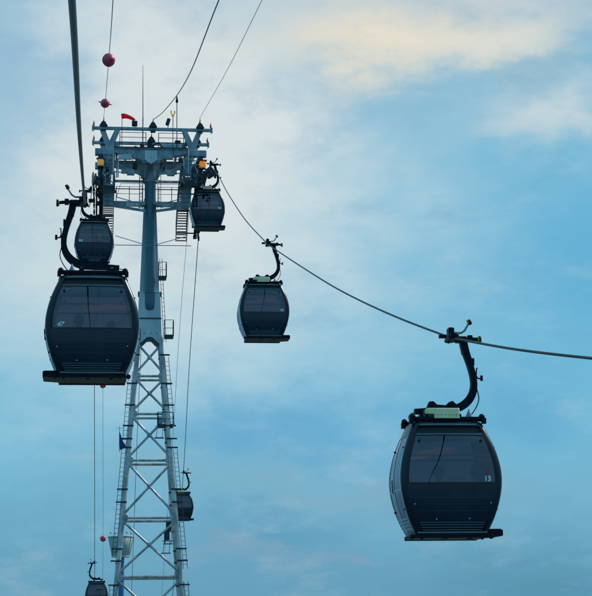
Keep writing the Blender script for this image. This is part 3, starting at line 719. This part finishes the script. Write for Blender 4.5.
def make_cabin(s):
    root = empty('gondola_cabin', (0, 0, 0))
    # floor pan and rim
    b = MB(); b.prism([(-.80, .02), (.80, .02), (.83, .08), (-.83, .08)], -.45, .45)
    b.box((0, -.60, .055), (1.60, .10, .09)); b.box((0, .60, .055), (1.60, .10, .09)); b.box((0, 0, .08), (1.5, 1.1, .03))
    for e in (-1, 1): b.wheel((e*.86, -.58, .04), .055, .10, (0, 1, 0), 12); b.wheel((e*.66, -.60, .0), .03, .08, (0, 1, 0), 10)
    for x in (-.1, .45): b.box((x, -.3, .01), (.08, .3, .03))
    b.build('floor_pan', 'black', root)
    # body shell: four corner pillars plus headers and sills
    fr = MB()
    for a in (1, 3, 5, 7): patch(fr, a-.012, a+1.012, .08, 2.46, 0, .06, 10, 34)
    for a in (0, 4):
        patch(fr, a-.02, a+1.02, 2.22, 2.27, .004, .05, 14, 1)
        patch(fr, a+.0, a+1.0, 2.41, 2.47, .004, .05, 14, 1)
        patch(fr, a-.01, a+1.01, .06, .13, .004, .06, 14, 1)
    for a in (2, 6):
        patch(fr, a-.02, a+1.02, 2.2, 2.46, 0, .06, 10, 3); patch(fr, a-.02, a+1.02, .06, .16, 0, .06, 10, 1)
    fr.build('body_frame', 'navy', root)
    # roof
    b = MB(); V = []; rings = [(2.46, 0), (2.50, -.03), (2.53, -.12), (2.545, -.3)]; ns = 64
    for z, o in rings:
        for i in range(ns):
            p = perim(8*i/ns, 2.46, 0); k = 1+o/.8; V.append((p.x*k, p.y*k, z))
    fs = [(j*ns+i, j*ns+(i+1) % ns, (j+1)*ns+(i+1) % ns, (j+1)*ns+i) for j in range(3) for i in range(ns)]
    fs.append(tuple(3*ns+i for i in range(ns))); b.add(V, fs, True)
    b.add([(p.x*.97, p.y*.97, 2.44) for p in [perim(8*i/ns, 2.44, 0) for i in range(ns)]], [tuple(range(ns-1, -1, -1))])
    roof = b.build('roof', 'navy', root)
    b = MB()
    for y in (-.48, .48):
        b.box((0, y, 2.585), (1.50, .08, .075), bev=.015); b.tube([(-.76, y, 2.54), (.76, y, 2.54)], .025, 8)
        for e in (-1, 1):
            b.sphere((e*.765, y, 2.62), .07, 12, 8); b.box((e*.80, y-.02, 2.53), (.09, .10, .12)); b.bar((e*.6, y, 2.50), (e*.6, y, 2.6), .06)
    for e in (-1, 1): b.box((e*.66, 0, 2.58), (.07, .92, .07))
    b.build('roof_rail', 'black', roof)
    # end walls
    for a in (0, 4):
        g = MB(); patch(g, a+.016, a+.984, 1.16, 2.225, -.006, .014, 16, 16); wd = g.build('window', 'glass', root)
        g = MB(); patch(g, a+.006, a+.03, 1.15, 2.23, .003, .03, 2, 16); patch(g, a+.97, a+.994, 1.15, 2.23, .003, .03, 2, 16)
        patch(g, a+.03, a+.97, 1.15, 1.172, .003, .03, 16, 1); patch(g, a+.03, a+.97, 2.20, 2.225, .003, .03, 16, 1); g.build('window_seal', 'rubber', wd)
        for t, z in ((.09, 2.08), (.91, 2.08)):
            p = perim(a+t, z, .0); n = Vector((0, -1 if a == 0 else 1, 0)); MB().tube([p-n*.01, p+n*.02], .032, 10).build('window_bolt', 'rubber', wd)
        g = MB(); patch(g, a-.01, a+1.01, .36, 1.17, -.002, .04, 16, 12); lp = g.build('lower_panel', 'panel', root)
        g = MB()
        for z in (.56, .70, .84): patch(g, a+.07, a+.93, z, z+.018, .010, .014, 14, 1)
        g.build('panel_sheen_rib', 'rib', lp)  # raised strips in a lighter colour paint in faint horizontal reflections
        for t, z in ((.05, .72), (.95, .74), (.28, .40), (.72, .41)):
            p = perim(a+t, z, .0); n = Vector((0, -1 if a == 0 else 1, 0)); MB().tube([p-n*.01, p+n*.016], .014, 8).build('panel_bolt', 'bolt', lp)
        g = MB(); patch(g, a-.01, a+1.01, .12, .37, -.03, .03, 14, 4); lb = g.build('louvre_backing', 'panel', root)
        g = MB()
        for z in (.165, .22, .275, .325): patch(g, a+.05, a+.95, z, z+.020, .006, .02, 14, 1)
        g.build('louvre', 'louvre', lb)
        g = MB(); patch(g, a-.01, a+1.01, 2.26, 2.42, -.05, .03, 14, 2); hd = g.build('header_recess', 'rubber', root)
        g = MB(); patch(g, a+.03, a+.97, 2.215, 2.235, .012, .02, 14, 1); patch(g, a+.04, a+.96, 2.435, 2.46, .012, .02, 14, 1); g.build('header_trim', 'trim', hd)
    # side doors: two glazed leaves each side
    for a in (2, 6):
        d = MB()
        for lo, hi in ((.0, .05), (.475, .525), (.95, 1.0)): patch(d, a+lo, a+hi, .15, 2.21, .004, .04, 3, 26)
        patch(d, a, a+1, 1.02, 1.06, .006, .04, 10, 1)
        for z in (.20, .27, .34, .41): patch(d, a+.05, a+.95, z, z+.035, .004, .03, 8, 1)
        dr = d.build('door', 'door_sheen' if (a == 6) == (s > 0) else 'navy', root)  # inboard door coloured paler to imitate mirrored sky; outboard stays navy
        g = MB()
        for lo, hi in ((.05, .475), (.525, .95)): patch(g, a+lo, a+hi, .16, 2.2, -.008, .014, 6, 26)
        g.build('door_glass', 'door_glass', dr)
        g = MB()
        g.tube([perim(a+.44, 1.02, .0), perim(a+.44, 1.03, .018), perim(a+.44, 1.28, .018), perim(a+.44, 1.29, .0)], .011, 6)
        g.build('door_handle', 'rubber', dr)
        for z in (1.95, .62):
            for t in (.06, .94): MB().sphere(perim(a+t, z, .006), .022, 8, 6).build('hinge', 'rubber', dr)
    # outboard step
    b = MB(); b.prism([(s*.70, .03), (s*1.16, .06), (s*1.16, .19), (s*.86, .19), (s*.70, .14)], -.42, .42); b.box((s*.98, 0, .20), (.30, .8, .02))
    b.build('door_step', 'black', root)
    # interior
    b = MB(); b.box((0, 0, .125), (1.5, 1.4, .03)); b.box((0, 0, 2.40), (1.36, .96, .02)); b.build('lining', 'inner', root)
    for e in (-1, 1):
        MB().box((0, e*.50, 2.30), (1.5, .03, .17)).build('header_lining', 'pale', root)
        MB().tube([(-.86, e*.62, 1.78), (.86, e*.62, 1.78)], .022, 8).build('grab_rail', 'pale', root)
    for e in (-1, 1):
        b = MB(); b.box((0, e*.54, .50), (1.72, .40, .08), bev=.03); b.box((0, e*.50, .30), (1.5, .1, .34)); b.box((0, e*.715, .88), (1.78, .06, .62), bev=.02)
        b.build('bench', 'seat', root)
    # hanger
    arm = [(.50, 4.42, .085), (.535, 4.2, .08), (.60, 3.98, .072), (.665, 3.75, .066), (.71, 3.52, .066), (.715, 3.36, .07), (.68, 3.2, .078), (.60, 3.06, .085), (.47, 2.94, .09), (.30, 2.86, .085), (.05, 2.82, .068), (-.30, 2.81, .062), (-.63, 2.79, .058)]
    pts = [(p.x, p.y, p.z) for p in spline([Vector(q) for q in arm], 4)]
    b = MB(); hanger_arm(b, s, pts, .075)
    hump = [(-.37, 2.85), (-.30, 3.01), (-.21, 3.02), (-.13, 2.945), (.07, 2.93), (.14, 3.0), (.22, 3.03), (.27, 2.98), (.38, 2.90), (.3, 2.82)]
    b.prism([(s*x, z) for x, z in hump], -.062, .062)
    for x in (-.45, .28):
        for y in (-.48, .48): b.bar((s*x, 0, 2.80), (s*x, y, 2.64), .07)
        b.box((s*x, 0, 2.72), (.12, .14, .14))
    b.box((s*.52, 0, 4.16), (.10, .22, .16), Matrix.Rotation(s*-.15, 3, 'Y'))
    for z in (3.9, 3.3): b.box((s*(.735 if z < 3.5 else .71), -.02, z), (.05, .1, .16))
    for x in (-.25, .18): b.tube([(s*x, -.10, 2.94), (s*x, .10, 2.94)], .035, 10)
    for x, z in ((.52, 4.3), (.63, 3.9), (.71, 3.45), (.62, 3.05), (-.5, 2.80), (0, 2.82)): b.tube([(s*x, -.095, z), (s*x, .095, z)], .02, 8)
    hg = b.build('hanger', 'black', root)
    b = MB(); b.tube([(s*.74, 0, 3.55), (s*.86, 0, 3.53), (s*.90, 0, 3.53)], .018, 6); b.tube([(s*.90, 0, 3.48), (s*.90, 0, 3.60)], .03, 8); b.tube([(s*.77, 0, 3.44), (s*.79, 0, 3.75), (s*.82, 0, 3.77)], .016, 6); b.sphere((s*.78, 0, 3.57), .035, 8, 6)
    b.build('release_lever', 'black', hg)
    b = MB(); b.tube(spline([(s*.76, -.09, 3.32), (s*.80, -.09, 3.05), (s*.70, -.09, 2.82), (s*.56, -.09, 2.64), (s*.5, -.09, 2.55)], 6), .013, 6)
    b.build('power_cord', 'rubber', hg); b = MB()
    b.tube(spline([(s*-.60, -.09, 2.76), (s*-.74, -.09, 2.72), (s*-.78, -.09, 2.64), (s*-.62, -.09, 2.60), (s*-.48, -.09, 2.56)], 6), .012, 6)
    b.build('power_cord', 'rubber', hg)
    b = MB(); b.tube([(s*.50, -.4, 2.54), (s*.50, -.4, 2.66), (s*.50, -.4, 2.74), (s*.50, -.4, 2.80)], [.09, .07, .03, .01], 10); b.build('beacon', 'trim', roof)
    # grip
    b = MB(); b.box((s*.26, 0, 4.44), (.20, .62, .13), bev=.03); b.box((s*.23, 0, 4.56), (.13, .26, .20), bev=.02); b.box((s*.46, 0, 4.40), (.28, .24, .13), bev=.03)
    b.tube([(s*.2, -.4, 4.44), (s*.22, -.3, 4.44)], .05, 10); b.tube([(s*.22, .3, 4.44), (s*.22, .42, 4.44)], .05, 10)
    b.tube([(s*.5, 0, 4.44), (s*.84, 0, 4.41)], .042, 10); b.box((s*.66, 0, 4.43), (.10, .14, .13)); b.tube([(s*.16, -.1, 4.36), (s*.16, -.1, 4.30)], .03, 8); b.box((s*.05, 0, 4.47), (.16, .12, .07))
    gp = b.build('grip', 'black', root)
    b = MB(); b.tube([(s*.26, -.05, 4.54), (s*.46, -.05, 4.545), (s*.54, -.05, 4.60), (s*.63, -.05, 4.75)], [.03, .024, .024, .02], 8); b.build('grip_lever', 'trim', gp)
    b = MB(); b.use('rubber').wheel((s*.885, 0, 4.40), .088, .05, (1, 0, 0), 18); b.use('amber').wheel((s*.852, 0, 4.40), .075, .03, (1, 0, 0), 18); b.build('guide_roller', None, gp)
    b = MB(); b.use('rubber').wheel((s*.655, -.05, 4.79), .066, .06, (1, 0, .5), 16); b.use('amber').wheel((s*.63, -.05, 4.80), .05, .05, (1, 0, .5), 16); b.build('lever_roller', None, gp)
    return root, roof
def ac_unit(s, roof):
    b = MB(); b.box((-s*.10, -.42, 2.74), (.72, .30, .13), bev=.02); b.box((-s*.10, -.30, 2.66), (.68, .2, .1))
    ac = b.build('battery_box', 'cream', roof)
    b = MB()
    for k in range(7): b.box((-s*.02-.24+.08*k, -.56, 2.63), (.05, .02, .09))
    b.box((-s*.02, -.56, 2.595), (.56, .03, .02)); b.box((-s*.02, -.56, 2.675), (.6, .03, .02)); b.box((-s*.02, -.548, 2.63), (.56, .01, .10)); b.build('grille', 'cream', ac)
def number(txt, s, root, shear=0.0, size=.19):
    fd = bpy.data.curves.new('digits', 'FONT'); fd.body = txt; fd.size = size*.8; fd.extrude = .003; fd.align_x = 'CENTER'; fd.offset = .006; fd.shear = shear
    fo = bpy.data.objects.new('digits', fd); col.objects.link(fo)
    bpy.context.view_layer.update()
    me = bpy.data.meshes.new_from_object(fo.evaluated_get(bpy.context.evaluated_depsgraph_get()))
    bpy.data.objects.remove(fo); me.materials.clear(); me.materials.append(MT['white'])
    o = bpy.data.objects.new('cabin_number', me); col.objects.link(o); o.parent = root
    zz = 1.20; u = .76; p = perim(.5+.5*s*u/(interp(Wp, zz)-.11), zz+.06, .012)
    o.location = (p.x, p.y, zz); o.rotation_euler = (R(90), 0, R(4*s)); return o
protoR, roofR = make_cabin(1)
protoL, roofL = make_cabin(-1)
ac_unit(1, roofR)
cabR = [(7.52, 36.1, 1.76, 'dark gondola cabin numbered 13 hanging at lower right, nearest on the right rope', '13'),
        (7.27, 73.5, 12.42, 'dark gondola cabin alone against the sky in the middle, above and left of cabin 13', '38'),
        (6.96, 107.0, 25.45, 'dark gondola cabin just leaving the right side of the tower top', ''),
        (7.69, 156.2, 9.5, 'small far gondola cabin half behind the right tower leg', None)]
cabL = [(-.16, 40.15, 5.76, 'dark gondola cabin numbered 47, large, in front of the tower on the left', '47'),
        (-.34, 95.5, 20.50, 'dark gondola cabin at the left side of the tower top, directly above cabin 47', ''),
        (.02, 172.0, 1.87, 'small far gondola cabin at the bottom edge, left of the lattice legs', None)]
cabs = {}
for proto, lst, s in ((protoR, cabR, 1), (protoL, cabL, -1)):
    for i, (x, y, z, lab, num) in enumerate(lst):
        o = proto if i == 0 else copy_tree(proto)
        o.location = (x, y, z); tag(o, lab, 'cable car', 'gondola cabins hanging from the ropes')
        cabs[lab] = (o, s, num)
for o, s, num in cabs.values():
    if num == '':                           # too far off to read: a short white mark
        for q in (-.055, .055):
            p = perim(.5+.5*s*.76/(interp(Wp, 1.26)-.11), 1.26, .012); MB().box((p.x+q, p.y, 1.26), (.085, .012, .13), bev=.01).build('cabin_number', 'white', o)
    if num:
        number(num, s, o, .35 if num == '47' else 0.0, .19)
        if num == '13':
            p = perim(.5+.5*.76/.93, 1.43, .012); e = MB(); e.tube([(p.x-.03, p.y+.01, p.z-.05), (p.x-.03, p.y-.006, p.z-.05)], .034, 16); e.build('red_reflection_disc', 'red', o)  # red disc paints in a pinkish reflection above the digits

# ------------------------------------------------------------------ passengers
def person(base, facing, shirt, label, lean=0.0):
    root = empty('person', base); root.rotation_euler = (0, 0, facing); root.scale = (1.16, 1.0, 1.13)
    tag(root, label, 'person', None)
    # facing +y in local space; pelvis on the seat
    J = {'pel': (0, 0, .10, .13), 'bel': (0, -.02, .25, .125), 'chest': (0, -.03+lean*.2, .45, .14), 'neck': (0, 0+lean*.3, .60, .055), 'chin': (0, .02+lean*.3, .67, .07), 'head': (0, .03+lean*.35, .76, .10), 'crown': (0, .02+lean*.35, .84, .075)}
    E = [('pel', 'bel'), ('bel', 'chest'), ('chest', 'neck'), ('neck', 'chin'), ('chin', 'head'), ('head', 'crown')]
    for k, sx in (('l', -1), ('r', 1)):
        J['sh'+k] = (sx*.17, -.02+lean*.2, .53, .06); J['el'+k] = (sx*.23, .08, .29, .042); J['wr'+k] = (sx*.14, .30, .22, .028); J['hd'+k] = (sx*.11, .38, .20, .034)
        J['hip'+k] = (sx*.09, .06, .09, .09); J['kn'+k] = (sx*.12, .42, .11, .062); J['an'+k] = (sx*.12, .44, -.28, .04); J['ft'+k] = (sx*.12, .58, -.32, .035)
        E += [('chest', 'sh'+k), ('sh'+k, 'el'+k), ('el'+k, 'wr'+k), ('wr'+k, 'hd'+k), ('pel', 'hip'+k), ('hip'+k, 'kn'+k), ('kn'+k, 'an'+k), ('an'+k, 'ft'+k)]
    def skin(name, keys, m, grow=0.0, rootk='pel', parent=None):
        ks = [k for k in J if k in keys]; me = bpy.data.meshes.new(name)
        me.from_pydata([J[k][:3] for k in ks], [(ks.index(a), ks.index(b)) for a, b in E if a in ks and b in ks], [])
        o = bpy.data.objects.new(name, me); col.objects.link(o); o.parent = parent or root
        md = o.modifiers.new('skin', 'SKIN'); md.use_smooth_shade = True
        if not me.skin_vertices: me.attributes  # layer comes with the modifier
        lay = me.skin_vertices[0].data if me.skin_vertices else None
        if lay is None: return o
        for i, k in enumerate(ks):
            r_ = J[k][3]+grow; lay[i].radius = (r_, r_*(.8 if k in ('bel', 'chest', 'pel') else 1)); lay[i].use_root = (k == rootk)
        sb = o.modifiers.new('sub', 'SUBSURF'); sb.levels = 2; sb.render_levels = 2; me.materials.append(MT[m]); return o
    bd = skin('body', list(J), 'skin')
    skin('shirt', ['pel', 'bel', 'chest', 'shl', 'shr', 'ell', 'elr'], shirt, .015, 'pel')
    skin('trousers', ['pel', 'hipl', 'hipr', 'knl', 'knr', 'anl', 'anr'], 'jeans', .012, 'pel')
    h = MB(); hx = J['head']; h.sphere((0, hx[1]-.015, hx[2]+.03), .118, 18, 12, (.92, 1.0, 1.05)); 
    # trim the hair cap at the face
    h.build('hair', 'hair', root)
    f = MB()
    for sx in (-1, 1): f.sphere((sx*.036, hx[1]+.098, hx[2]+.0), .014, 8, 6); f.sphere((sx*.108, hx[1]-.005, hx[2]-.02), .026, 8, 6, (.5, 1, 1.2))
    f.tube([(0, hx[1]+.09, hx[2]+.0), (0, hx[1]+.125, hx[2]-.035)], [.012, .02], 8); f.build('face', 'skin', root)
    fg = MB()
    for sx in (-1, 1):
        for q in range(4): 
            x = sx*(.085+.018*q); ln = (.05, .062, .058, .046)[q]
            fg.tube([(x, .40, .20), (x, .40+ln*.6, .195), (x, .40+ln*.9, .17)], [.009, .008, .007], 6)
        fg.tube([(sx*.08, .36, .21), (sx*.055, .39, .205), (sx*.05, .41, .195)], [.011, .009, .008], 6)
    fg.build('fingers', 'skin', root)
    return root
C13 = Vector((7.52, 36.1, 1.74)); C47 = Vector((-.16, 40.15, 5.72))
def seatpos(c, x, end): return c+Vector((x, end*.46, .58))
person(seatpos(C13, -.22, -1), 0, 'shirt2', 'person seated with back to the window at the left of cabin 13, dark plum top')
person(seatpos(C13, .60, -1), 0, 'shirt', 'person seated with back to the window at the right of cabin 13, under the number')
person(seatpos(C47, -.32, -1), 0, 'shirt', 'person seated with back to the window at the left of cabin 47')
person(seatpos(C47, .45, 1), math.pi, 'shirt3', 'person seated facing the window at the right of cabin 47, grey top')

# ------------------------------------------------------------------ basket mast far behind
mx, my = 3.09, 220.0
mr_ = empty('lookout_mast', (mx, my, GZ+1.2))
tag(mr_, 'blue column carrying a pale green tapered basket, seen behind the left tower leg', 'mast')
o0 = Vector((mx, my, GZ+1.2))
H = -(GZ+1.2)
b = MB(); b.tube([(0, 0, 0), (0, 0, H+8.9)], .43, 24); b.tube([(0, 0, 0), (0, 0, .4)], .9, 24); b.build('column', 'bluecol', mr_)
b = MB(); ns = 32; V = []
for z, r_ in ((H+8.85, 1.12), (H+11.35, 1.62)):
    for o_ in (0, -.04):
        for k in range(ns): a = 2*math.pi*k/ns; V.append(((r_+o_)*math.cos(a), (r_+o_)*math.sin(a), z))
fs = []
for k in range(ns):
    j = (k+1) % ns; fs += [(k, j, 2*ns+j, 2*ns+k), (ns+j, ns+k, 3*ns+k, 3*ns+j), (k, ns+k, ns+j, j), (2*ns+j, 3*ns+j, 3*ns+k, 2*ns+k)]
b.add(V, fs, True); b.build('glazed_basket', 'basket', mr_)
b = MB()
for z, r_, t in ((H+11.38, 1.65, .06), (H+8.85, 1.14, .07)):
    b.tube([Vector((r_*math.cos(2*math.pi*k/ns), r_*math.sin(2*math.pi*k/ns), z)) for k in range(ns+1)], t, 8, caps=False)
for k in range(20):
    a = 2*math.pi*k/20; b.bar((1.14*math.cos(a), 1.14*math.sin(a), H+8.85), (1.65*math.cos(a), 1.65*math.sin(a), H+11.38), .06)
b.tube([(0, 0, H+8.75), (0, 0, H+8.95)], 1.14, 24)
b.build('basket_frame', 'light', mr_)
b = MB()
for k in range(4): a = .5+math.pi/2*k; b.tube([(1.5*math.cos(a), 1.5*math.sin(a), H+11.4), (1.5*math.cos(a), 1.5*math.sin(a), H+11.8)], .04, 6); b.sphere((1.5*math.cos(a), 1.5*math.sin(a), H+11.9), .16, 10, 8)
b.build('basket_lamp', 'light', mr_)
